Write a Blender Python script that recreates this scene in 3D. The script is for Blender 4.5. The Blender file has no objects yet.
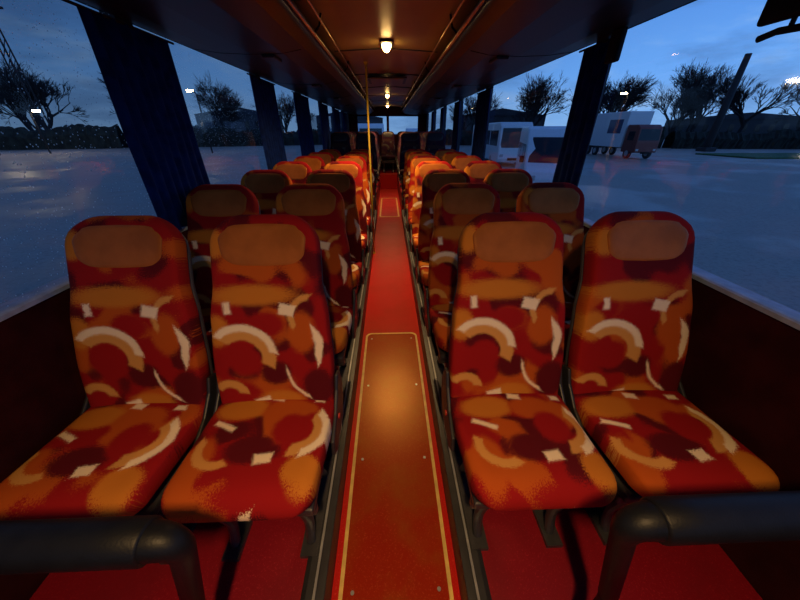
import bpy, math, random
from mathutils import Vector, Matrix
random.seed(7)
D=bpy.data; C=bpy.context
COL=C.scene.collection
pi=math.pi
C.scene.view_settings.view_transform='Standard'

# ------------------------------------------------------------------ node helpers
class NT:
    def __init__(s,tree): s.t=tree; s.N=tree.nodes; s.L=tree.links
    def node(s,typ,**kw):
        n=s.N.new(typ)
        for k,v in kw.items(): setattr(n,k,v)
        return n
    def put(s,sock,v):
        if isinstance(v,bpy.types.NodeSocket): s.L.new(v,sock)
        else:
            if isinstance(v,(tuple,list)) and len(v)==3 and sock.type=='RGBA': v=(*v,1)
            sock.default_value=v
    def m(s,op,a,b=0.0,c=None):
        n=s.N.new('ShaderNodeMath'); n.operation=op
        s.put(n.inputs[0],a); s.put(n.inputs[1],b)
        if c is not None: s.put(n.inputs[2],c)
        return n.outputs[0]
    def mix(s,f,a,b):
        n=s.N.new('ShaderNodeMix'); n.data_type='RGBA'
        s.put(n.inputs[0],f); s.put(n.inputs[6],a); s.put(n.inputs[7],b)
        return n.outputs[2]
    def noise(s,vec,scale,detail=3,rough=.5):
        n=s.N.new('ShaderNodeTexNoise'); n.inputs['Scale'].default_value=scale
        n.inputs['Detail'].default_value=detail; n.inputs['Roughness'].default_value=rough
        if vec is not None: s.L.new(vec,n.inputs['Vector'])
        return n.outputs[0]
    def step(s,v,lo,hi):
        n=s.N.new('ShaderNodeMapRange'); n.interpolation_type='SMOOTHSTEP'
        s.put(n.inputs[0],v); n.inputs[1].default_value=lo; n.inputs[2].default_value=hi
        return n.outputs[0]

def newmat(name):
    m=D.materials.new(name); m.use_nodes=True
    nt=NT(m.node_tree); b=m.node_tree.nodes['Principled BSDF']
    return m,nt,b

def mat(name,col,rough=.5,metal=0,var=.15,scale=20,bump=0,bscale=80,spec=.5,emit=None,es=0,tint=None):
    m,nt,b=newmat(name)
    tc=nt.node('ShaderNodeTexCoord').outputs['Object']
    n=nt.noise(tc,scale)
    dark=tuple(c*(1-var) for c in col); lite=tuple(min(1,c*(1+var)) for c in col)
    nt.put(b.inputs['Base Color'],nt.mix(nt.step(n,.3,.7),dark,lite))
    b.inputs['Roughness'].default_value=rough; b.inputs['Metallic'].default_value=metal
    b.inputs['Specular IOR Level'].default_value=spec
    if tint: b.inputs['Specular Tint'].default_value=(*tint,1)
    if bump:
        bn=nt.node('ShaderNodeBump'); bn.inputs['Strength'].default_value=bump; bn.inputs['Distance'].default_value=.004
        nt.put(bn.inputs['Height'],nt.noise(tc,bscale)); nt.put(b.inputs['Normal'],bn.outputs[0])
    if emit: 
        b.inputs['Emission Color'].default_value=(*emit,1); b.inputs['Emission Strength'].default_value=es
    return m

CREAM=(.86,.70,.46); TAN=(.62,.29,.07); OCHRE=(.54,.18,.020); ORANGE=(.46,.085,.010); RED=(.30,.008,.009); DARK=(.10,.005,.009)

def fabric(name,shapes,seed,tone=1.0):
    m,nt,b=newmat(name)
    uv=nt.node('ShaderNodeTexCoord').outputs['UV']
    rnd=nt.node('ShaderNodeObjectInfo').outputs['Random']
    r2=nt.m('FRACT',nt.m('MULTIPLY',rnd,17.3))
    sx=nt.node('ShaderNodeSeparateXYZ'); nt.L.new(uv,sx.inputs[0])
    stip=nt.noise(uv,230,3,.8); wob=nt.noise(uv,16,3)
    st=nt.m('MULTIPLY',nt.m('SUBTRACT',stip,.5),.060)
    def shifted(a,bb):
        cx=nt.node('ShaderNodeCombineXYZ')
        nt.put(cx.inputs[0],nt.m('ADD',sx.outputs[0],a)); nt.put(cx.inputs[1],nt.m('ADD',sx.outputs[1],bb)); nt.put(cx.inputs[2],nt.m('MULTIPLY',rnd,5.0))
        return cx.outputs[0]
    X=nt.m('ADD',nt.m('ADD',sx.outputs[0],nt.m('MULTIPLY',nt.m('SUBTRACT',wob,.5),.024)),nt.m('MULTIPLY',nt.m('SUBTRACT',rnd,.5),.055))
    Y=nt.m('ADD',sx.outputs[1],nt.m('MULTIPLY',nt.m('SUBTRACT',r2,.5),.050))
    n1=nt.m('ADD',nt.noise(shifted(seed,seed*1.7),6.0,1.2),nt.m('MULTIPLY',nt.m('SUBTRACT',stip,.5),.28))
    n2=nt.m('ADD',nt.noise(shifted(seed+7,3),6.5,1.2),nt.m('MULTIPLY',nt.m('SUBTRACT',stip,.5),.30))
    c=nt.mix(nt.step(n1,.42,.46),DARK,RED)
    c=nt.mix(nt.step(n2,.56,.61),c,ORANGE)
    for sh in shapes:
        k=sh[0]; col=sh[-1]
        if k=='arc':
            _,cx,cy,R,h,ang,kk,_=sh
            dx=nt.m('SUBTRACT',X,cx); dy=nt.m('SUBTRACT',Y,cy)
            ln=nt.m('SQRT',nt.m('ADD',nt.m('MULTIPLY',dx,dx),nt.m('MULTIPLY',dy,dy)))
            sd=nt.m('SUBTRACT',nt.m('ABSOLUTE',nt.m('SUBTRACT',ln,R)),h)
            a=math.radians(ang)
            dot=nt.m('ADD',nt.m('MULTIPLY',dx,math.cos(a)),nt.m('MULTIPLY',dy,math.sin(a)))
            sd=nt.m('MAXIMUM',sd,nt.m('SUBTRACT',kk,dot))
        elif k=='box':
            _,cx,cy,hw,hh,ang,_=sh
            dx=nt.m('SUBTRACT',X,cx); dy=nt.m('SUBTRACT',Y,cy); a=math.radians(ang)
            xr=nt.m('ADD',nt.m('MULTIPLY',dx,math.cos(a)),nt.m('MULTIPLY',dy,math.sin(a)))
            yr=nt.m('SUBTRACT',nt.m('MULTIPLY',dy,math.cos(a)),nt.m('MULTIPLY',dx,math.sin(a)))
            sd=nt.m('MAXIMUM',nt.m('SUBTRACT',nt.m('ABSOLUTE',xr),hw),nt.m('SUBTRACT',nt.m('ABSOLUTE',yr),hh))
        else:
            _,cx,cy,rx,ry,_=sh
            dx=nt.m('DIVIDE',nt.m('SUBTRACT',X,cx),rx); dy=nt.m('DIVIDE',nt.m('SUBTRACT',Y,cy),ry)
            ln=nt.m('SQRT',nt.m('ADD',nt.m('MULTIPLY',dx,dx),nt.m('MULTIPLY',dy,dy)))
            sd=nt.m('MULTIPLY',nt.m('SUBTRACT',ln,1),min(rx,ry))
        sd=nt.m('ADD',sd,nt.m('MULTIPLY',st,.7 if k!='blob' else 1.3))
        c=nt.mix(nt.step(sd,.003,-.004) if k!='blob' else nt.step(sd,.006,-.009),c,col)
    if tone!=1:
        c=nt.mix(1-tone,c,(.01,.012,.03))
    nt.put(b.inputs['Base Color'],c)
    b.inputs['Roughness'].default_value=.9; b.inputs['Specular IOR Level'].default_value=.12
    bn=nt.node('ShaderNodeBump'); bn.inputs['Strength'].default_value=.3; bn.inputs['Distance'].default_value=.002
    nt.put(bn.inputs['Height'],stip); nt.put(b.inputs['Normal'],bn.outputs[0])
    return m

q0=.08
back_shapes=[
 ('blob',-.04,q0+.44,.16,.038,OCHRE),('blob',.13,q0+.30,.055,.08,ORANGE),('blob',-.18,q0+.31,.05,.06,OCHRE),
 ('blob',.00,q0+.33,.07,.05,RED),('blob',.03,q0+.02,.09,.045,OCHRE),('blob',-.09,q0+.19,.06,.06,RED),('blob',.18,q0+.08,.06,.08,DARK),
 ('blob',.02,q0+.14,.06,.05,DARK),('blob',-.16,q0+.62,.04,.05,OCHRE),
 ('blob',.16,q0+.68,.07,.05,RED),
 ('arc',-.100,q0+.20,.100,.026,58,.025,TAN),('arc',-.100,q0+.20,.121,.014,72,.055,CREAM),
 ('arc',-.16,q0+.045,.055,.016,80,.020,TAN),
 ('arc',.16,q0+.36,.070,.012,150,.030,TAN),
 ('box',.078,q0+.385,.028,.021,-12,CREAM),('box',-.135,q0+.395,.012,.022,5,CREAM),
 ('arc',.085,q0+.24,.108,.015,5,.088,CREAM),
 ('arc',.20,q0+.16,.135,.006,215,.114,CREAM),('box',-.04,q0+.02,.030,.015,15,CREAM),
]
cush_shapes=[
 ('blob',-.12,.12,.10,.055,OCHRE),('blob',.05,.13,.09,.055,ORANGE),('blob',-.02,.30,.09,.055,DARK),('blob',.16,.38,.06,.06,OCHRE),
 ('blob',-.18,.34,.05,.09,ORANGE),('blob',.03,.43,.12,.035,RED),('blob',.08,.22,.06,.07,RED),
 ('arc',.10,.22,.086,.024,20,.030,TAN),('arc',.10,.22,.106,.014,10,.055,CREAM),
 ('arc',-.12,.28,.075,.015,130,.025,TAN),
 ('arc',-.05,.42,.085,.012,75,.055,CREAM),
 ('box',.0,.07,.024,.014,10,CREAM),('box',-.15,.20,.045,.010,25,CREAM),
 ('box',.03,.335,.028,.018,-8,CREAM),('box',.16,.08,.018,.012,0,CREAM),
]
M_back=fabric('backrest_fabric',back_shapes,2.3)
M_cush=fabric('cushion_fabric',cush_shapes,5.1)
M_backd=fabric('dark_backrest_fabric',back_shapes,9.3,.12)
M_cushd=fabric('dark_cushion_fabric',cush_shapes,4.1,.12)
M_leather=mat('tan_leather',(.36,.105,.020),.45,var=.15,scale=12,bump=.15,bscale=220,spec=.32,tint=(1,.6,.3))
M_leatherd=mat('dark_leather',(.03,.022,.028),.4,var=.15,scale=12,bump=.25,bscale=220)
M_plastic=mat('dark_grey_plastic',(.022,.023,.028),.45,bump=.1,bscale=300)
M_shell=mat('seat_shell_plastic',(.04,.035,.04),.5)
M_metal=mat('painted_metal',(.08,.08,.09),.35,.6)
M_pad=mat('padded_rail_vinyl',(.005,.006,.009),.48,var=.2,bump=.12,bscale=200,spec=.22)
M_chrome=mat('brushed_metal',(.6,.48,.30),.3,.9)
M_yellow=mat('yellow_powder_coat',(.60,.40,.03),.5,spec=.3)
M_wall=mat('maroon_side_carpet',(.026,.004,.005),.95,var=.25,scale=8,bump=.3,bscale=250,spec=.05)
M_pillar=mat('pillar_plastic',(.02,.02,.03),.5)
M_rack=mat('rack_plastic',(.026,.011,.012),.36,var=.06,scale=3)
M_ceil=mat('ceiling_laminate',(.38,.26,.095),.35,var=.08,scale=3)
M_alu=mat('anodised_aluminium',(.45,.47,.5),.35,.6)
M_sill=mat('sill_trim_grey',(.26,.34,.48),.5,0,spec=.3)
M_curtain=mat('navy_curtain_cloth',(.004,.018,.10),.9,var=.3,scale=15,bump=.3,bscale=300,spec=.1)
M_white=mat('white_vehicle_paint',(.82,.84,.88),.3,var=.05)
M_rubber=mat('rubber',(.02,.02,.022),.7)
M_dglass=mat('dark_vehicle_glass',(.012,.018,.025),.12,spec=.4)
M_darkpaint=mat('dark_vehicle_paint',(.012,.014,.02),.55,spec=.25)
M_bluemark=mat('blue_lorry_marking',(.03,.05,.14),.4)
M_redpaint=mat('red_vehicle_paint',(.22,.03,.02),.4)
M_bark=mat('bark',(.016,.017,.020),.9)
M_hedge=mat('hedge_foliage',(.012,.018,.014),.95,var=.6,scale=1.5)
M_conc=mat('concrete_post',(.04,.04,.045),.9)
M_build=mat('building_render',(.06,.062,.07),.9)
M_roof=mat('roof_sheet',(.04,.045,.06),.7)
M_blackp=mat('black_plastic',(.008,.008,.010),.6,spec=.2)
M_redbtn=mat('red_button',(.6,.02,.02),.35)
M_grass=mat('grass_verge',(.04,.12,.04),.95,var=.4,scale=3)
M_lampglow=mat('lamp_diffuser',(.9,.8,.6),.4,emit=(1.0,.58,.18),es=22)
M_street=mat('street_lamp_glow',(.9,.8,.6),.4,emit=(1.0,.72,.40),es=60)
M_head=mat('headlight_glow',(.9,.9,.9),.3,emit=(1,.85,.6),es=20)
M_gold=mat('yellow_floor_strip',(.66,.46,.14),.4)

def vinyl(name,base,spk,wear_sheen,rough,tint=(1,1,1),spec=.3):
    m,nt,b=newmat(name)
    tc=nt.node('ShaderNodeTexCoord').outputs['Object']
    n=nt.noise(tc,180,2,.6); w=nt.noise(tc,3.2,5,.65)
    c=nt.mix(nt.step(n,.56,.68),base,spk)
    c=nt.mix(nt.m('MULTIPLY',nt.step(w,.42,.68),.75),c,wear_sheen)  # blotch colour: wear on the floors, painted lamp sheen on the hatch
    nt.put(b.inputs['Base Color'],c)
    nt.put(b.inputs['Roughness'],nt.m('ADD',rough,nt.m('MULTIPLY',w,.2)))
    b.inputs['Specular IOR Level'].default_value=spec
    b.inputs['Specular Tint'].default_value=(*tint,1)
    bn=nt.node('ShaderNodeBump'); bn.inputs['Strength'].default_value=.12; bn.inputs['Distance'].default_value=.002
    nt.put(bn.inputs['Height'],n); nt.put(b.inputs['Normal'],bn.outputs[0])
    return m
M_floor=vinyl('red_floor_vinyl',(.44,.008,.010),(.56,.045,.035),(.38,.015,.010),.34,(1,.6,.3))
M_plat=vinyl('crimson_platform_vinyl',(.20,.002,.010),(.30,.014,.024),(.16,.003,.010),.4)
M_hatch=vinyl('sheen_hatch_vinyl',(.28,.012,.006),(.36,.045,.018),(.26,.050,.010),.24,(1,.55,.10),.75)  # brown-orange blotches put the warm lamp sheen into the hatch colour

def glassmat(name,drops):
    m=D.materials.new(name); m.use_nodes=True; t=m.node_tree; t.nodes.clear(); nt=NT(t)
    out=nt.node('ShaderNodeOutputMaterial'); tr=nt.node('ShaderNodeBsdfTransparent'); tr.inputs[0].default_value=(.90,.95,.98,1)
    gl=nt.node('ShaderNodeBsdfGlossy'); gl.inputs['Roughness'].default_value=.04; gl.inputs[0].default_value=(.9,.9,.9,1)
    lw=nt.node('ShaderNodeLayerWeight'); lw.inputs[0].default_value=.5
    fac=nt.m('ADD',.045,nt.m('MULTIPLY',nt.m('POWER',lw.outputs['Facing'],4),.60))
    mx=nt.node('ShaderNodeMixShader'); nt.L.new(fac,mx.inputs[0]); nt.L.new(tr.outputs[0],mx.inputs[1]); nt.L.new(gl.outputs[0],mx.inputs[2])
    res=mx.outputs[0]
    if drops:
        tc=nt.node('ShaderNodeTexCoord').outputs['Object']
        for sc,th,al in ((38,.45,1.0),(70,.35,1.0)):
            v=nt.node('ShaderNodeTexVoronoi'); v.inputs['Scale'].default_value=sc; nt.L.new(tc,v.inputs['Vector'])
            cs=nt.node('ShaderNodeSeparateXYZ'); nt.L.new(v.outputs['Color'],cs.inputs[0])
            msk=nt.m('MULTIPLY',nt.step(v.outputs['Distance'],.17,.13),nt.step(cs.outputs[0],th,th+.02))
            df=nt.node('ShaderNodeBsdfTranslucent'); df.inputs[0].default_value=(1,1,1,1)
            m2=nt.node('ShaderNodeMixShader'); nt.L.new(nt.m('MULTIPLY',msk,al),m2.inputs[0]); nt.L.new(res,m2.inputs[1]); nt.L.new(df.outputs[0],m2.inputs[2]); res=m2.outputs[0]
    nt.L.new(res,out.inputs[0]); return m
M_glass=glassmat('window_glass',False); M_glassw=glassmat('wet_window_glass',True)

def asphalt():
    m,nt,b=newmat('wet_asphalt')
    tc=nt.node('ShaderNodeTexCoord').outputs['Object']
    a=nt.noise(tc,.25,6,.6); f=nt.noise(tc,9,5,.7)
    c=nt.mix(nt.step(a,.35,.65),(.26,.24,.21),(.40,.36,.31))
    c=nt.mix(nt.m('MULTIPLY',nt.step(f,.45,.7),.5),c,(.16,.145,.13))
    nt.put(b.inputs['Base Color'],c); nt.put(b.inputs['Roughness'],nt.m('ADD',.4,nt.m('MULTIPLY',nt.step(a,.4,.6),.4)))
    return m
M_asph=asphalt()

# ------------------------------------------------------------------ mesh helpers
def mk(name,verts,faces,mt=None,parent=None,smooth=False,uvs=None,loc=None,**props):
    me=D.meshes.new(name); me.from_pydata([tuple(v) for v in verts],[],faces)
    if uvs is not None:
        ul=me.uv_layers.new(name='UVMap')
        for l in me.loops: ul.data[l.index].uv=uvs[l.vertex_index]
    me.validate(); me.update()
    if smooth:
        for p in me.polygons: p.use_smooth=True
    if mt: me.materials.append(mt)
    o=D.objects.new(name,me); COL.objects.link(o)
    if parent: o.parent=parent
    if loc: o.location=loc
    for k,v in props.items(): o[k]=v
    return o
def empty(name,loc,label,cat,group=None,rot=0):
    o=D.objects.new(name,None); o.location=loc; o.rotation_euler=(0,0,rot); o.empty_display_size=.1; COL.objects.link(o)
    o['label']=label; o['category']=cat
    if group: o['group']=group
    return o
class MB:
    def __init__(s): s.v=[]; s.f=[]
    def box(s,x0,x1,y0,y1,z0,z1):
        b=len(s.v)
        s.v+=[(x0,y0,z0),(x1,y0,z0),(x1,y1,z0),(x0,y1,z0),(x0,y0,z1),(x1,y0,z1),(x1,y1,z1),(x0,y1,z1)]
        s.f+=[[b+i for i in q] for q in ((3,2,1,0),(4,5,6,7),(0,1,5,4),(1,2,6,5),(2,3,7,6),(3,0,4,7))]
        return s
    def tube(s,pts,rads,n=12,caps=True):
        pts=[Vector(p) for p in pts]
        if not isinstance(rads,(list,tuple)): rads=[rads]*len(pts)
        b=len(s.v); up=None
        for i,p in enumerate(pts):
            t=(pts[min(i+1,len(pts)-1)]-pts[max(i-1,0)]).normalized()
            if up is None:
                up=Vector((0,0,1)) if abs(t.z)<.9 else Vector((1,0,0))
            a=(up-t*up.dot(t)).normalized(); up=a; c=t.cross(a)
            for k in range(n):
                th=2*pi*k/n; s.v.append(tuple(p+(a*math.cos(th)+c*math.sin(th))*rads[i]))
        for i in range(len(pts)-1):
            for k in range(n):
                k2=(k+1)%n; s.f.append([b+i*n+k,b+i*n+k2,b+(i+1)*n+k2,b+(i+1)*n+k])
        if caps:
            s.f.append([b+k for k in range(n)][::-1]); s.f.append([b+(len(pts)-1)*n+k for k in range(n)])
        return s
    def extr(s,prof,y0,y1,close=True,axis='y'):
        b=len(s.v); n=len(prof)
        for yy in (y0,y1):
            for (a,c) in prof: s.v.append((a,yy,c) if axis=='y' else (yy,a,c))
        r=range(n if close else n-1)
        for k in r:
            k2=(k+1)%n; s.f.append([b+k,b+k2,b+n+k2,b+n+k])
        if close:
            s.f.append([b+k for k in range(n)][::-1]); s.f.append([b+n+k for k in range(n)])
        return s
    def mk(s,name,mt,parent=None,smooth=False,bevel=0,seg=2,**kw):
        o=mk(name,s.v,s.f,mt,parent,smooth,**kw)
        if bevel:
            m=o.modifiers.new('bevel','BEVEL'); m.width=bevel; m.segments=seg; m.limit_method='ANGLE'
        return o
def fillet(pts,r,n=8):
    pts=[Vector(p) for p in pts]; out=[pts[0]]
    for i in range(1,len(pts)-1):
        a=(pts[i-1]-pts[i]).normalized(); c=(pts[i+1]-pts[i]).normalized()
        p0=pts[i]+a*r; p2=pts[i]+c*r
        for k in range(n+1):
            t=k/n; out.append(p0*(1-t)**2+pts[i]*2*t*(1-t)+p2*t*t)
    out.append(pts[-1]); return out
def spow(v,e): return math.copysign(abs(v)**e,v)
def loft(name,pathf,L,W,T,rc,rt,mt,parent,flip=1,bol=0,e=.45,M=34,N=36,s0=0,s1=None,off=0,crown=0):
    if s1 is None: s1=L
    vs=[];uv=[];fs=[]
    for j in range(M+1):
        s=s0+(s1-s0)*(1-math.cos(pi*j/M))/2
        ds=min(s-s0,s1-s)
        w=W(s); 
        r_=rc if not isinstance(rc,tuple) else (rc[0] if s-s0<s1-s else rc[1])
        if ds<r_: w=w-r_+math.sqrt(max(0,r_*r_-(r_-ds)**2))
        th=T/2
        if ds<rt: th=th*max(.06,math.sqrt(max(0,rt*rt-(rt-ds)**2))/rt)
        y,z=pathf(s); y2,z2=pathf(s+.004); y1,z1=pathf(s-.004)
        ty,tz=y2-y1,z2-z1; l=math.hypot(ty,tz); ny,nz=-tz/l*flip,ty/l*flip
        for k in range(N):
            a=2*pi*k/N; x=w*spow(math.cos(a),e); mm=th*spow(math.sin(a),e)
            if math.sin(a)>0: mm+=bol*(abs(x)/W(s))**2.5*min(1,ds/.06)+crown*(1-(x/W(s))**2)*min(1,ds/.05)
            mm+=off
            vs.append((x,y+ny*mm,z+nz*mm)); uv.append((x,s))
    for j in range(M):
        for k in range(N):
            k2=(k+1)%N; f=[j*N+k,j*N+k2,(j+1)*N+k2,(j+1)*N+k]
            fs.append(f if flip<0 else f[::-1])
    fs.append(list(range(N))); fs.append([M*N+k for k in range(N)][::-1])
    return mk(name,vs,fs,mt,parent,True,uv)
def copy_thing(src,loc,name=None,label=None,group=None,rot=None):
    def cp(o,par):
        n=o.copy(); COL.objects.link(n)
        if par: n.parent=par
        for ch in o.children: cp(ch,n)
        return n
    n=cp(src,None); n.location=loc
    if rot is not None: n.rotation_euler=(0,0,rot)
    if label: n['label']=label
    if group: n['group']=group
    return n

# ------------------------------------------------------------------ seats
POD=.14
RAISE=.24
def backpath(s):
    t=s/.79
    return (.470+.265*t-.022*math.sin(pi*min(max(t,0),1)), .345+.745*t)
def backW(s):
    t=max(0,min(1,s/.79))
    ks=[(0,.218),(.3,.223),(.52,.214),(.70,.193),(.86,.192),(1,.180)]
    for (a,b),(c,d) in zip(ks,ks[1:]):
        if t<=c:
            u=(t-a)/(c-a); u=u*u*(3-2*u); return b+(d-b)*u
    return ks[-1][1]
def cushpath(s):
    y=.50-s; z=.380+.035*min(1,s/.4)
    if s>.37: z-=(s-.37)**2*4.0
    return (y,z)
def build_seat(loc,mb,mc,ml,label,group):
    S=empty('passenger_seat',loc,label,'bus seat',group)
    loft('seat_cushion',cushpath,.450,lambda s:.230-.014*(s/.47),.088,(.04,.07),.046,mc,S,flip=-1,bol=.006,e=.36,crown=.010)
    loft('backrest',backpath,.79,backW,.085,(.06,.105),.05,mb,S,flip=1,bol=.018,e=.45)
    h=loft('headrest',backpath,.79,lambda s:.140+.016*min(1,max(0,(s-.60)/.10)),.040,(.045,.07),.020,ml,S,flip=1,s0=.598,s1=.758,off=.0262,e=.40,bol=.014,crown=.001,M=24)
    h['label']='smooth leather headrest pad' 
    loft('back_shell',backpath,.79,lambda s:backW(s)-.004,.03,.10,.02,M_shell,S,flip=1,off=-.045,s0=.02,s1=.77,M=16,N=20)
    b=MB(); b.box(-.20,.20,.10,.46,.290,.325); b.box(-.20,.20,.12,.15,.25,.29); b.box(-.20,.20,.38,.41,.25,.29)
    b.mk('seat_frame',M_metal,S,bevel=.008)
    for x in (-.14,.14):
        b=MB(); b.tube(fillet([(x,.14,.27),(x,.18,.10),(x,.15,.015)],.05),.018,10); b.tube(fillet([(x,.40,.27),(x,.36,.10),(x,.40,.015)],.05),.018,10)
        b.box(x-.03,x+.03,.10,.46,0,.018)
        b.mk('leg',M_metal,S,smooth=False)
    for sg in (-1,1):
        prof=[(.30,.30),(.34,.27),(.50,.28),(.555,.34),(.57,.43),(.545,.50),(.50,.515),(.47,.46),(.40,.40),(.31,.36)]
        b=MB(); x0,x1=(.224,.238) if sg>0 else (-.238,-.224)
        b.extr(prof,x0,x1,axis='x'); b.mk('hinge_cover',M_plastic,S,bevel=.005)
        MB().tube([(sg*.236,.43,.36),(sg*.242,.43,.36)],.011,14).mk('recline_button',M_redbtn,S)
    return S
rowsY=[.40+.725*i for i in range(7)]
proto=None; protod=None
for i,y in enumerate(rowsY):
    for x in (-.955,-.455,.455,.955):
        lab='orange and red patterned seat, tan leather headrest, '+('beside window' if abs(x)>.7 else 'beside aisle')
        if i==0: lab='front-row '+lab
        if proto is None: proto=build_seat((x,y,POD),M_back,M_cush,M_leather,lab,'patterned passenger seats')
        else: copy_thing(proto,(x,y,POD),label=lab)
PY=5.95
for i in range(6):
    y=6.10+.745*i
    xs=(-.94,-.445,.445,.94) if i<5 else (-.97,-.485,0,.485,.97)
    for x in xs:
        lab='dark upholstered bus seat on the raised rear platform'
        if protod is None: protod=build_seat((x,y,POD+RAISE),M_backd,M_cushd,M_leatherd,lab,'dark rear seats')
        else: copy_thing(protod,(x,y,POD+RAISE),label=lab)

# ------------------------------------------------------------------ shell
Y0,Y1=-2.4,11.0
WX=1.22; SILL=.995; WT=1.945
MB().box(-WX,WX,Y0,Y1,-.10,0).mk('floor',M_floor,kind='structure')
n=1
for sg in (-1,1):
    b=MB(); x0,x1=sorted((sg*.25,sg*WX)); b.box(x0,x1,.0,Y1,0,POD)
    b.box(x0,x1,PY,Y1,POD,POD+RAISE)
    b.mk('floor_platform',M_plat,kind='structure')
    prof=[(.238,0),(.238,POD+.012),(.262,POD+.016),(.300,POD+.016),(.318,POD+.006),(.318,POD-.001),(.25,POD-.001),(.25,0)]
    prof=[(sg*a,c) for a,c in prof]
    b=MB().extr(prof,-.02,PY); b.mk('trim_%d'%n,M_plastic,kind='structure',bevel=.002); n+=1
    b=MB(); x0,x1=sorted((sg*.268,sg*.276)); b.box(x0,x1,-.01,PY,POD+.016,POD+.020); b.mk('trim_%d'%n,M_alu,kind='structure'); n+=1
MB().box(-.25,.25,9.4,Y1,0,POD+RAISE).mk('floor_rear_step',M_floor,kind='structure')

pil={-1:[-2.3,-.35,1.90,3.56,5.12,6.68,8.24,9.8,10.95], 1:[-2.3,-.35,2.16,4.42,6.05,7.68,9.3,10.95]}
wn=1
for sg,nm in ((-1,'wall_left'),(1,'wall_right')):
    b=MB(); x0,x1=sorted((sg*WX,sg*(WX+.06)))
    b.box(x0,x1,Y0,Y1,-.1,SILL); b.box(x0,x1,Y0,Y1,WT+.02,2.3)
    b.mk(nm,M_wall,kind='structure')
    b=MB()
    for p in pil[sg]: b.box(x0,x1,p-.055,p+.055,SILL,WT+.02)
    b.mk('trim_%d'%n,M_pillar,kind='structure'); n+=1
    prof=[(1.210,SILL-.012),(1.208,SILL+.004),(1.216,SILL+.008),(1.28,SILL+.008),(1.28,SILL-.012)]
    MB().extr([(sg*a,c) for a,c in prof],Y0,Y1).mk('trim_%d'%n,M_sill,kind='structure'); n+=1
    for a,c in zip(pil[sg],pil[sg][1:]):
        xx=sg*(WX+.014)
        v=[(xx,a+.055,SILL),(xx,c-.055,SILL),(xx,c-.055,WT+.02),(xx,a+.055,WT+.02)]
        mk('window_%d'%wn,v,[[0,1,2,3]],M_glassw if (sg<0 and a<2) else M_glass,kind='structure'); wn+=1
b=MB(); b.box(-WX,WX,Y1,Y1+.06,-.1,1.38); b.box(-WX,WX,Y1,Y1+.06,1.88,2.3); b.box(-WX,-.95,Y1,Y1+.06,1.38,1.88); b.box(.95,WX,Y1,Y1+.06,1.38,1.88); b.box(-.04,.04,Y1,Y1+.06,1.38,1.88)
b.mk('wall_back',M_wall,kind='structure')
mk('window_%d'%wn,[(-.95,Y1+.03,1.38),(.95,Y1+.03,1.38),(.95,Y1+.03,1.88),(-.95,Y1+.03,1.88)],[[0,1,2,3]],M_glass,kind='structure'); wn+=1
b=MB(); b.box(-WX,WX,Y0-.06,Y0,-.1,.95); b.box(-WX,WX,Y0-.06,Y0,2.0,2.3); b.mk('wall_front',M_wall,kind='structure')
mk('window_%d'%wn,[(-WX,Y0-.03,.95),(WX,Y0-.03,.95),(WX,Y0-.03,2.0),(-WX,Y0-.03,2.0)],[[0,1,2,3]],M_glass,kind='structure'); wn+=1
prof=[(-1.28,2.30),(-.62,2.10),(-.3,2.125),(0,2.135),(.3,2.125),(.62,2.10),(1.28,2.30),(1.28,2.36),(-1.28,2.36)]
MB().extr(prof,Y0-.06,Y1+.06).mk('ceiling',M_ceil,kind='structure')
yy=-1.9
while yy<10.8:
    MB().extr([(-.46,2.108),(0,2.131),(.46,2.108),(.46,2.114),(0,2.137),(-.46,2.114)],yy,yy+.015).mk('trim_%d'%n,M_plastic,kind='structure'); n+=1; yy+=1.33
for sg in (-1,1):
    prof=[(1.22,1.945),(1.05,1.925),(.85,1.918),(.66,1.925),(.52,1.950),(.462,1.985),(.445,2.025),(.455,2.060),(.52,2.055),(.68,2.00),(.86,1.97),(1.22,1.975)]
    R=empty('luggage_rack',(0,Y0,0),'dark maroon overhead luggage rack running above the windows','luggage rack','overhead racks')
    MB().extr([(sg*a,c) for a,c in prof],0.02,Y1-Y0-.02).mk('rack_shelf',M_rack,R,bevel=.012,seg=3)
    MB().tube([(sg*.440,.03,2.012),(sg*.440,Y1-Y0-.03,2.012)],.009,10).mk('grab_rail',M_chrome,R,smooth=True,label='polished brass-coloured grab rail')
    MB().tube([(sg*.395,.03,2.075),(sg*.395,Y1-Y0-.03,2.075)],.006,8).mk('upper_rail',M_chrome,R,smooth=True)
    yy=.5
    while yy<Y1-Y0-.3:
        b=MB(); b.tube([(sg*.44,yy,2.03),(sg*.41,yy,2.06),(sg*.395,yy,2.121)],.006,8); b.mk('rail_bracket',M_blackp,R,smooth=True)
        b=MB()
        pr=[(1.20,1.941),(1.05,1.9235),(.85,1.9165),(.66,1.9235),(.54,1.944),(.54,1.948),(.66,1.9275),(.85,1.9205),(1.05,1.9275),(1.20,1.945)]
        b.extr([(sg*a,c) for a,c in pr],yy,yy+.006); b.mk('seam_strip',M_blackp,R)
        yy+=1.45
    for y in [3.5+1.45*i for i in range(5)]:
        b=MB().box(sg*.76-.04,sg*.76+.04,y-.09,y+.09,1.905,1.93); b.mk('reading_light',M_rack,R,bevel=.008,seg=3)
fl=None
LE={-.35:19,3.2:21,7.3:20,10.3:4}
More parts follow.
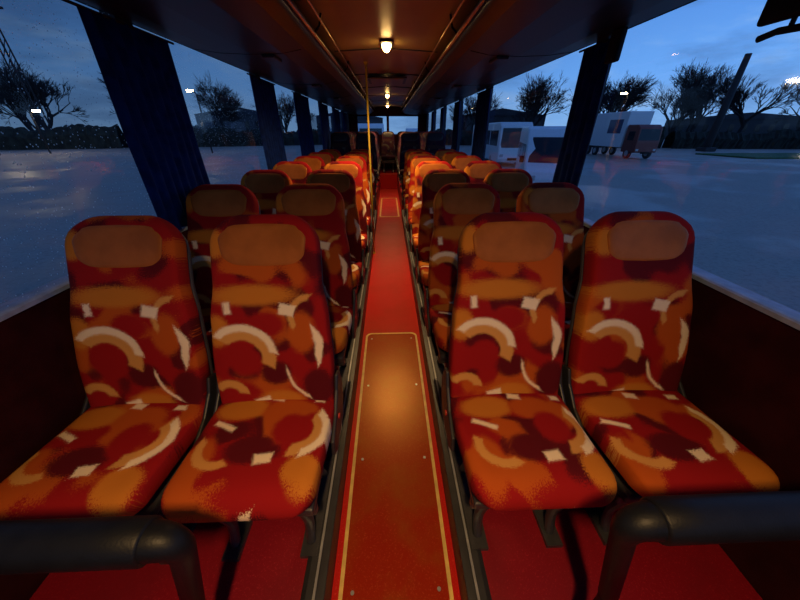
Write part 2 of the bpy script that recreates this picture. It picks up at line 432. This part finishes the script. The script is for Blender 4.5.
for y in LE:
    if fl is None:
        E=empty('ceiling_lamp',(0,y,2.13),'lit warm rounded ceiling lamp on the brown ceiling','ceiling lamp','ceiling lamps')
        MB().box(-.055,.055,-.10,.10,-.014,.005).mk('lamp_base',M_plastic,E,bevel=.01,seg=3)
        vs=[];fs=[];A,B_=14,7
        for j in range(B_+1):
            ph=pi/2*j/B_
            for k in range(A):
                a=2*pi*k/A; vs.append((.040*math.cos(ph)*math.cos(a),.080*math.cos(ph)*math.sin(a),-.010-.055*math.sin(ph)))
        for j in range(B_):
            for k in range(A): fs.append([j*A+k,j*A+(k+1)%A,(j+1)*A+(k+1)%A,(j+1)*A+k])
        mk('lamp_diffuser',vs,fs,M_lampglow,E,True,label='glowing frosted domed diffuser')
        fl=E
    else: copy_thing(fl,(0,y,2.13))
    ld=D.lights.new('ceiling_light','AREA'); ld.shape='RECTANGLE'; ld.size=.05; ld.size_y=.12
    ld.energy=LE[y]; ld.color=(1.0,.60,.24); ld.spread=math.radians(142 if y<0 else 145)
    lo=D.objects.new('ceiling_light',ld); lo.location=(0,y,2.060); COL.objects.link(lo)
E=empty('roof_vent',(0,5.1,2.105),'flat brown roof ventilation hatch','roof vent')
MB().box(-.26,.26,-.3,.3,-.015,.0).mk('vent_frame',M_rack,E,bevel=.006); MB().box(-.22,.22,-.26,.26,-.02,-.012).mk('vent_panel',M_ceil,E,bevel=.006)

def rr(x0,x1,y0,y1,r,n=8):
    p=[]
    for cx,cy,a0 in ((x1-r,y1-r,0),(x0+r,y1-r,90),(x0+r,y0+r,180),(x1-r,y0+r,270)):
        for k in range(n+1):
            a=math.radians(a0+90*k/n); p.append((cx+r*math.cos(a),cy+r*math.sin(a)))
    return p
def hatch(x0,x1,y0,y1,label,mt,g=.015):
    E=empty('floor_hatch',((x0+x1)/2,(y0+y1)/2,0),label,'floor hatch','aisle floor hatches')
    cx,cy=(x0+x1)/2,(y0+y1)/2
    o=rr(x0-cx,x1-cx,y0-cy,y1-cy,.05); i=rr(x0-cx+g,x1-cx-g,y0-cy+g,y1-cy-g,.04); N=len(o)
    v=[(a,c,.0) for a,c in o]+[(a,c,.005) for a,c in o]+[(a,c,.005) for a,c in i]+[(a,c,.0) for a,c in i]
    f=[]
    for s in range(3):
        for k in range(N):
            k2=(k+1)%N; f.append([s*N+k,s*N+k2,(s+1)*N+k2,(s+1)*N+k])
    mk('edge_strip',v,f,M_gold,E)
    v=[(a,c,0) for a,c in i]+[(a,c,.003) for a,c in i]
    f=[[N+k for k in range(N)]]+[[k,(k+1)%N,N+(k+1)%N,N+k] for k in range(N)]
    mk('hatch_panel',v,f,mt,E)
    yy=y0+.12
    while yy<y1-.05:
        for x in (x0+.05,x1-.05):
            MB().tube([(x-cx,yy-cy,.002),(x-cx,yy-cy,.0055)],.007,12).mk('screw',M_alu,E)
        yy+=.52
hatch(-.212,.212,-.2,2.08,'brown-red aisle hatch with lamp sheen painted in, edged with a yellow strip',M_hatch)
hatch(-.20,.20,6.0,7.9,'red aisle hatch edged with a yellow strip',M_floor,.03)

# barriers
for sg in (-1,1):
    ex=.385 if sg<0 else .435; zr=.862; yb=.27
    E=empty('padded_barrier',(sg*.8,yb,0),'near-black padded barrier rail in front of the first seats','barrier rail','padded barriers')
    o=Vector((sg*.8,yb,0))
    def L(p): return tuple(Vector(p)-o)
    b=MB(); pts=[(sg*1.215,yb,zr),(sg*1.20,yb,zr)]+[(sg*(1.19-(1.19-ex-.055)*k/10),yb,zr) for k in range(11)]+[(sg*(ex+.050),yb,zr)]
    rad=[.03,.034]+[.038]*11+[.034]
    b.tube([L(p) for p in pts],rad,24); b.mk('padded_sleeve',M_pad,E,smooth=True,label='thick padded vinyl sleeve')
    xo=ex+.09
    b=MB(); pts=fillet([(sg*(ex+.09),yb,zr),(sg*ex,yb,zr),(sg*xo,yb,.50)],.055,10)
    n_=len(pts); rads=[.034-.013*(k/(n_-1)) for k in range(n_)]; b.tube([L(p) for p in pts],rads,20); b.mk('elbow',M_pad,E,smooth=True)
    b=MB(); b.tube([L(p) for p in fillet([(sg*(xo-.005),yb,.53),(sg*(xo+.01),yb,.44),(sg*(xo+.01),yb,POD+.012)],.04)],.018,16)
    b.mk('post',M_pad,E,smooth=True)
    MB().tube([L((sg*(xo+.01),yb,POD)),L((sg*(xo+.01),yb,POD+.014))],.05,20).mk('base_flange',M_plastic,E)
# yellow stanchion
E=empty('grab_pole',(-.222,3.985,0),'thin yellow vertical grab pole beside the aisle','grab pole')
MB().tube([(0,0,.004),(0,0,2.125)],.011,16).mk('pole',M_yellow,E,smooth=True)
MB().tube([(0,0,2.10),(0,0,2.127)],.022,16).mk('top_flange',M_yellow,E)
MB().tube([(0,0,.0),(0,0,.02)],.018,16).mk('bottom_flange',M_yellow,E)

# curtains
def curtain(sg,y0,y1,label):
    E=empty('curtain',(sg*1.194,(y0+y1)/2,1.0),label,'curtain','window curtains')
    w=y1-y0; n=int(w*260); folds=max(3,int(w/.065)); vs=[];fs=[]
    hs=[.01,.05,.2,.45,.7,.9,.922]
    for h in hs:
        for k in range(n+1):
            t=k/n
            a=.012 if h<.85 else .010
            yy=(t-.5)*w+.004*math.sin(h*9+t*7)
            vs.append((sg*(a*math.sin(2*pi*folds*t+.5*math.sin(h*5+t*11))),yy,h))
    for j in range(len(hs)-1):
        for k in range(n): fs.append([j*(n+1)+k,j*(n+1)+k+1,(j+1)*(n+1)+k+1,(j+1)*(n+1)+k])
    mk('curtain_cloth',vs,fs,M_curtain,E,True)
    MB().tube([(0,-w/2-.05,.922),(0,w/2+.05,.922)],.006,8).mk('curtain_rail',M_blackp,E)
for y0,y1 in ((1.60,2.16),(3.28,3.90),(4.65,5.45),(6.3,7.1),(7.9,8.7),(9.4,10.1)): curtain(-1,y0,y1,'navy blue pleated curtain gathered at the window pillar')
for y0,y1 in ((1.98,2.28),(4.15,4.72),(5.85,6.3),(7.5,7.9),(9.1,9.5)): curtain(1,y0,y1,'navy blue pleated curtain gathered at the window pillar')

E=empty('black_box',(1.15,1.90,1.83),'small plain black box hanging beside the curtain','black_box')  # plain box for an unidentified dark shape by the curtain
MB().box(-.015,.015,-.045,.045,-.03,.106).mk('black_box_body',M_blackp,E,bevel=.01,seg=3); MB().box(-.018,-.014,-.03,.03,-.015,.05).mk('black_box_front',M_blackp,E,bevel=.001)
E=empty('interior_mirror',(1.09,1.06,1.84),'black rounded mirror hanging from the rack on an arm','mirror')
MB().box(-.012,.012,-.075,.065,-.078,.03).mk('mirror_body',M_blackp,E,bevel=.010,seg=4); MB().tube([(0,0,.01),(0,0,.090)],.008,10).mk('mirror_arm',M_blackp,E)
MB().tube([(0,-.08,-.105),(0,.0,-.100),(0,.045,-.108)],.009,10).mk('lower_bar',M_blackp,E); MB().tube([(0,-.03,-.06),(0,-.03,-.10)],.006,8).mk('bar_link',M_blackp,E)

# ------------------------------------------------------------------ exterior
GZ=-1.1
mk('ground',[(-300,-150,GZ),(300,-150,GZ),(300,300,GZ),(-300,300,GZ)],[[0,1,2,3]],M_asph,kind='structure')
def wheel(par,x,y,r,w):
    b=MB(); b.tube([(x-w/2,y,r),(x-w/2+.02,y,r),(x+w/2-.02,y,r),(x+w/2,y,r)],[r*.92,r,r,r*.92],24); b.mk('wheel',M_rubber,par,smooth=False)
    b=MB(); b.tube([(x-w/2-.01,y,r),(x+w/2+.01,y,r)],r*.55,16); b.mk('wheel_rim',M_alu,par)
def vehicle(name,loc,rot,prof,W,wheels,r,mt,label,cat,ws,sides,lamps=True,bv=.12):
    E=empty(name,loc,label,cat,rot=rot)
    MB().extr(prof,-W/2,W/2,axis='x').mk('body',mt,E,bevel=bv,seg=5)
    (ya,za),(yb,zb)=ws
    vs=[];fs=[];K=8
    for (yy_,zz_,hw) in ((ya,za,W/2-.12),(yb,zb,W/2-.22)):
        for k in range(K+1):
            u=-1+2*k/K; vs.append((u*hw,yy_-.035+.02*u**4,zz_))
    for k in range(K): fs.append([k,k+1,K+2+k,K+1+k])
    mk('windscreen',vs,fs,M_dglass,E,True)
    for (y0,y1,z0,z1) in sides:
        for s in (-1,1):
            x0,x1=sorted((s*(W/2-.01),s*(W/2+.012))); MB().box(x0,x1,y0,y1,z0,z1).mk('side_window',M_dglass,E,bevel=.01)
    for wy in wheels:
        for s in (-1,1): wheel(E,s*(W/2-.13),wy,r,.25)
    if lamps:
        y=prof[1][0]
        for s in (-1,1): MB().box(s*(W/2-.3)-.14,s*(W/2-.3)+.14,y-.03,y+.05,.75,.95).mk('headlight',M_alu,E,bevel=.03)
        MB().box(-.45,.45,y-.03,y+.02,.5,.68).mk('grille',M_blackp,E)
    return E
vprof=[(.15,.28),(-.02,.45),(-.02,.80),(.08,1.08),(.40,1.22),(.80,1.34),(1.15,1.90),(1.50,2.40),(1.75,2.64),(2.15,2.76),(5.5,2.76),(5.82,2.60),(5.9,1.5),(5.9,.4),(5.8,.28)]
M=vehicle('minibus',(6.75,13.1,GZ),-.30,vprof,2.15,(1.0,4.6),.36,M_white,'white high-roof minibus parked on the asphalt','minibus',((.83,1.38),(1.47,2.34)),[(1.45,2.35,1.35,2.05),(2.5,3.9,1.35,2.05),(4.05,5.5,1.35,2.05)],bv=.2)
for s in (-1,1): MB().box(s*1.2-.09,s*1.2+.09,1.10,1.20,1.35,1.62).mk('door_mirror',M_blackp,M,bevel=.03)
MB().box(-1.05,1.05,-.06,.02,.36,.58).mk('bumper',M_darkpaint,M,bevel=.03)
bprof=[(.1,.35),(0,.6),(.05,1.4),(.25,2.9),(.5,3.15),(10.8,3.15),(11,2.9),(11,.5),(10.9,.35)]
vehicle('coach',(9.9,26,GZ),-.05,bprof,2.5,(2.2,8.0),.48,M_white,'white coach parked further along the yard','coach',((.07,1.4),(.22,2.75)),[(.6,3.0,1.5,2.6),(3.2,6.6,1.5,2.6),(6.8,10.4,1.5,2.6)])
vehicle('coach',(-1.6,32,GZ),.05,bprof,2.5,(2.2,8.0),.48,M_white,'white coach parked behind the bus','coach',((.07,1.4),(.22,2.75)),[(.6,3.0,1.5,2.6),(3.2,6.6,1.5,2.6),(6.8,10.4,1.5,2.6)])
vehicle('minibus',(2.6,30,GZ),-.05,vprof,2.1,(1.0,4.6),.36,M_white,'white minibus parked behind the bus','minibus',((.83,1.38),(1.47,2.34)),[(1.45,2.35,1.35,2.05),(2.5,3.9,1.35,2.05)],bv=.2)
tprof=[(.05,.6),(.0,.7),(.02,1.5),(.2,2.8),(.6,3.1),(2.0,3.1),(2.0,.6)]
T=vehicle('truck',(26.0,33,GZ),.0,tprof,2.4,(1.0,6.5,8.0),.5,M_redpaint,'box truck with dark red cab and white cargo body','truck',((.06,1.7),(.2,2.7)),[(.6,1.5,1.7,2.5)])
MB().box(-1.25,1.25,2.15,9.5,1.0,4.3).mk('cargo_box',M_white,T,bevel=.05)
MB().box(-1.27,-1.24,2.8,5.0,2.3,3.6).mk('side_marking',M_bluemark,T,bevel=.01)
cprof=[(.1,.25),(0,.45),(.05,.75),(1.1,.95),(1.8,1.42),(3.2,1.45),(4.0,1.0),(4.3,.9),(4.35,.4),(4.2,.25)]
for i,(x,y,r,mt,c) in enumerate([(-33.5,27,.55,M_darkpaint,'dark'),(-24,42,1.4,M_darkpaint,'dark')]):
    E=vehicle('car',(x,y,GZ),r,cprof,1.75,(.85,3.4),.32,mt,c+' hatchback car parked at the edge of the yard','car',((1.1,.97),(1.8,1.40)),[(1.75,2.5,.98,1.32),(2.6,3.3,.98,1.32)])
    if i==0:
        for s in (-1,1): MB().box(s*.6-.16,s*.6+.16,-.06,-.02,.55,.78).mk('lit_headlight',M_head,E,bevel=.02)

def tree_mesh(seed,H):
    rnd=random.Random(seed); b=MB()
    def br(p,d,l,r,lev):
        e=p+d*l; b.tube([p,p+d*l*.5+Vector((rnd.uniform(-1,1),rnd.uniform(-1,1),0))*l*.07,e] if lev<5 else [p,e],[r,r*.85,r*.65] if lev<5 else [r,r*.6],3 if lev>2 else 6,False)
        if lev>=7: return
        for k in range(4 if lev<2 else 3):
            if lev>2 and rnd.random()<.10: continue
            a=rnd.uniform(.20,.80); ax=Vector((rnd.uniform(-1,1),rnd.uniform(-1,1),rnd.uniform(-.2,.2))).normalized()
            nd=(Matrix.Rotation(a,3,ax)@d+Vector((0,0,.14))).normalized()
            st=p+d*l*rnd.uniform(.45,1.0)
            br(st,nd,l*rnd.uniform(.60,.90),max(r*.60,.020),lev+1)
    br(Vector((0,0,0)),Vector((0,0,1)),H*.20,H*.020,0)
    return b
TM=[tree_mesh(s,14).mk('branches',M_bark) for s in (1,5,11,23)]
tms=[o.data for o in TM]
for o in TM: D.objects.remove(o)
tp=[(-50,70,1.3),(-63,66,1.7),(-78,60,1.5),(-93,53,1.5),(-36,79,1.1),(-20,86,1.0),(-44,96,1.7),(-60,90,1.8),(-84,84,1.8),(-74,76,1.6),(-28,96,1.4),
    (18,80,1.0),(30,73,1.2),(44,68,1.5),(55,65,1.2),(67,63,1.5),(84,58,1.4),(98,52,1.3),(38,90,1.8),(52,86,1.8),(72,80,1.8),(92,74,1.8),(24,94,1.4),(62,94,2.0),(84,92,2.0)]
for i,(x,y,s) in enumerate(tp):
    E=empty('tree',(x,y,GZ),'bare dark tree standing behind the yard','tree','bare trees',rot=i*1.3)
    o=D.objects.new('branches',tms[i%4]); COL.objects.link(o); o.parent=E; o.scale=(s*.95,s*.95,s)
def hedge(x0,y0,x1,y1,h,seed):
    rnd=random.Random(seed); L=math.hypot(x1-x0,y1-y0); n=int(L/.35); vs=[];fs=[]
    dx,dy=(x1-x0)/L,(y1-y0)/L; ph=[rnd.uniform(0,6) for _ in range(4)]
    for i in range(n+1):
        t=i/n; px,py=x0+(x1-x0)*t,y0+(y1-y0)*t; u=t*L
        hh=h*(.78+.10*math.sin(u*.21+ph[0])+.07*math.sin(u*.7+ph[1])+.12*rnd.random())
        for k,(o,z) in enumerate(((-1.2,0),(-1.3,.6),(-.5,.95),(.5,1),(1.3,.6),(1.2,0))):
            o+=rnd.uniform(-.2,.2); z+=rnd.uniform(-.04,.04) if 0<k<5 else 0
            vs.append((px-dy*o,py+dx*o,GZ+hh*z))
    for i in range(n):
        for k in range(5): fs.append([i*6+k,i*6+k+1,(i+1)*6+k+1,(i+1)*6+k])
    mk('hedge',vs,fs,M_hedge,label='dark scrubby hedge along the edge of the yard',category='hedge',kind='stuff')
hedge(-130,30,-44,58,3.8,1); hedge(-43,58,-8,74,3.4,2); hedge(130,43,46,54,3.0,3); hedge(45,54.5,5,72,3.0,4)
MB().box(38,110,33,40,GZ,GZ+.15).mk('grass_verge',M_grass,bevel=.05,label='low grass verge bordering the yard',category='grass',kind='stuff')
def building(x,y,w,d,h,rot,label):
    E=empty('building',(x,y,GZ),label,'building',rot=rot)
    MB().box(-w/2,w/2,-d/2,d/2,0,h).mk('building_walls',M_build,E)
    MB().extr([(-w/2-.3,h),(0,h+h*.3),(w/2+.3,h)],-d/2-.3,d/2+.3).mk('roof',M_roof,E)
    k=int(w/3)
    for i in range(k):
        xx=-w/2+w*(i+.5)/k; MB().box(xx-.6,xx+.6,-d/2-.04,-d/2+.02,h*.4,h*.75).mk('building_window',M_dglass,E)
building(108,104,34,10,5.5,-.4,'long low grey building behind the yard'); building(36,112,26,10,6.5,-.2,'low grey building behind bare trees')
building(-50,122,26,10,7,.3,'low dark building behind bare trees'); building(-14,115,24,10,6,.1,'low dark shed behind the yard')
E=empty('concrete_column',(45,46,GZ),'thick dark concrete column standing by the verge','column'); MB().tube([(0,0,0),(0,0,10.9)],[.5,.33],14).mk('column_shaft',M_conc,E,smooth=True); MB().box(-.8,.8,-.8,.8,0,.5).mk('column_base',M_conc,E,bevel=.1)
E=empty('lattice_mast',(-56.5,59,GZ),'tall dark steel lattice mast','mast')
b=MB()
for sx in (-1,1):
    for sy in (-1,1): b.tube([(sx*.55,sy*.55,0),(sx*.25,sy*.25,22)],.11,6)
for k in range(18):
    z=k*1.2; w=.55-.3*z/22; z2=z+1.2; w2=.55-.3*z2/22
    for sx,sy in ((1,0),(-1,0),(0,1),(0,-1)):
        if sx: b.tube([(sx*w,-w,z),(sx*w2,w2,z2)],.06,4)
        else: b.tube([(-w,sy*w,z),(w2,sy*w2,z2)],.06,4)
b.mk('mast_lattice',M_bark,E); MB().box(-2.5,2.5,-.1,.1,17.5,17.75).mk('mast_crossarm',M_bark,E)
def slamp(x,y,h,arm,s=1):
    E=empty('street_lamp',(x,y,GZ),'lit street lamp on a thin dark pole','street lamp','street lamps')
    MB().tube(fillet([(0,0,0),(0,0,h),(arm,0,h+.15)],.4),.09,8).mk('lamp_pole',M_bark,E,smooth=True)
    MB().box(arm-.1,arm+.6*s,-.16*s,.16*s,h+.02,h+.02+.2*s).mk('lamp_head',M_street,E,bevel=.05)
slamp(-46,41,7.4,.9,1.8); slamp(-23,44.5,6.6,-.9); slamp(-43,44,4.5,.6); slamp(34,50,7,-.9); slamp(-52,36,5.0,.8,1.3)

# ------------------------------------------------------------------ world
w=D.worlds.new('dusk_sky'); C.scene.world=w; w.use_nodes=True
nt=NT(w.node_tree); bg=w.node_tree.nodes['Background']
g=nt.node('ShaderNodeTexCoord').outputs['Generated']
sp=nt.node('ShaderNodeSeparateXYZ'); nt.L.new(g,sp.inputs[0])
r=nt.node('ShaderNodeValToRGB'); nt.L.new(sp.outputs[2],r.inputs[0])
el=r.color_ramp.elements; el[0].position=0; el[0].color=(.20,.38,.68,1); el[1].position=.75; el[1].color=(.012,.060,.26,1)
e=el.new(.12); e.color=(.12,.31,.71,1); e=el.new(.35); e.color=(.040,.155,.52,1)
side=nt.step(sp.outputs[0],-.8,.8)
mp=nt.node('ShaderNodeMapping'); nt.L.new(g,mp.inputs[0]); mp.inputs['Scale'].default_value=(1,1,3.6)
cl=nt.noise(mp.outputs[0],4.2,6,.6)
mp2=nt.node('ShaderNodeMapping'); nt.L.new(g,mp2.inputs[0]); mp2.inputs['Scale'].default_value=(1,1,4.0); mp2.inputs['Location'].default_value=(3,1,2)
cl2=nt.noise(mp2.outputs[0],2.8,6,.6)
c=nt.mix(nt.m('MULTIPLY',nt.step(cl,.46,.68),.6),r.outputs[0],(.25,.41,.68))
c=nt.mix(nt.m('MULTIPLY',nt.step(cl2,.47,.66),.5),c,(.05,.115,.28))
vm=nt.node('ShaderNodeVectorMath',operation='SCALE'); nt.L.new(c,vm.inputs[0]); nt.put(vm.inputs['Scale'],nt.m('ADD',.42,nt.m('MULTIPLY',side,.95)))
nt.L.new(vm.outputs[0],bg.inputs[0]); bg.inputs[1].default_value=1.05

# ------------------------------------------------------------------ camera
cam=D.cameras.new('camera'); cam.sensor_width=36; cam.lens=13.5; cam.clip_start=.02; cam.clip_end=1000
co=D.objects.new('camera',cam); COL.objects.link(co); co.location=(0,0,1.5)
co.rotation_euler=(math.radians(90-29.5),0,math.radians(-2.0))
C.scene.camera=co
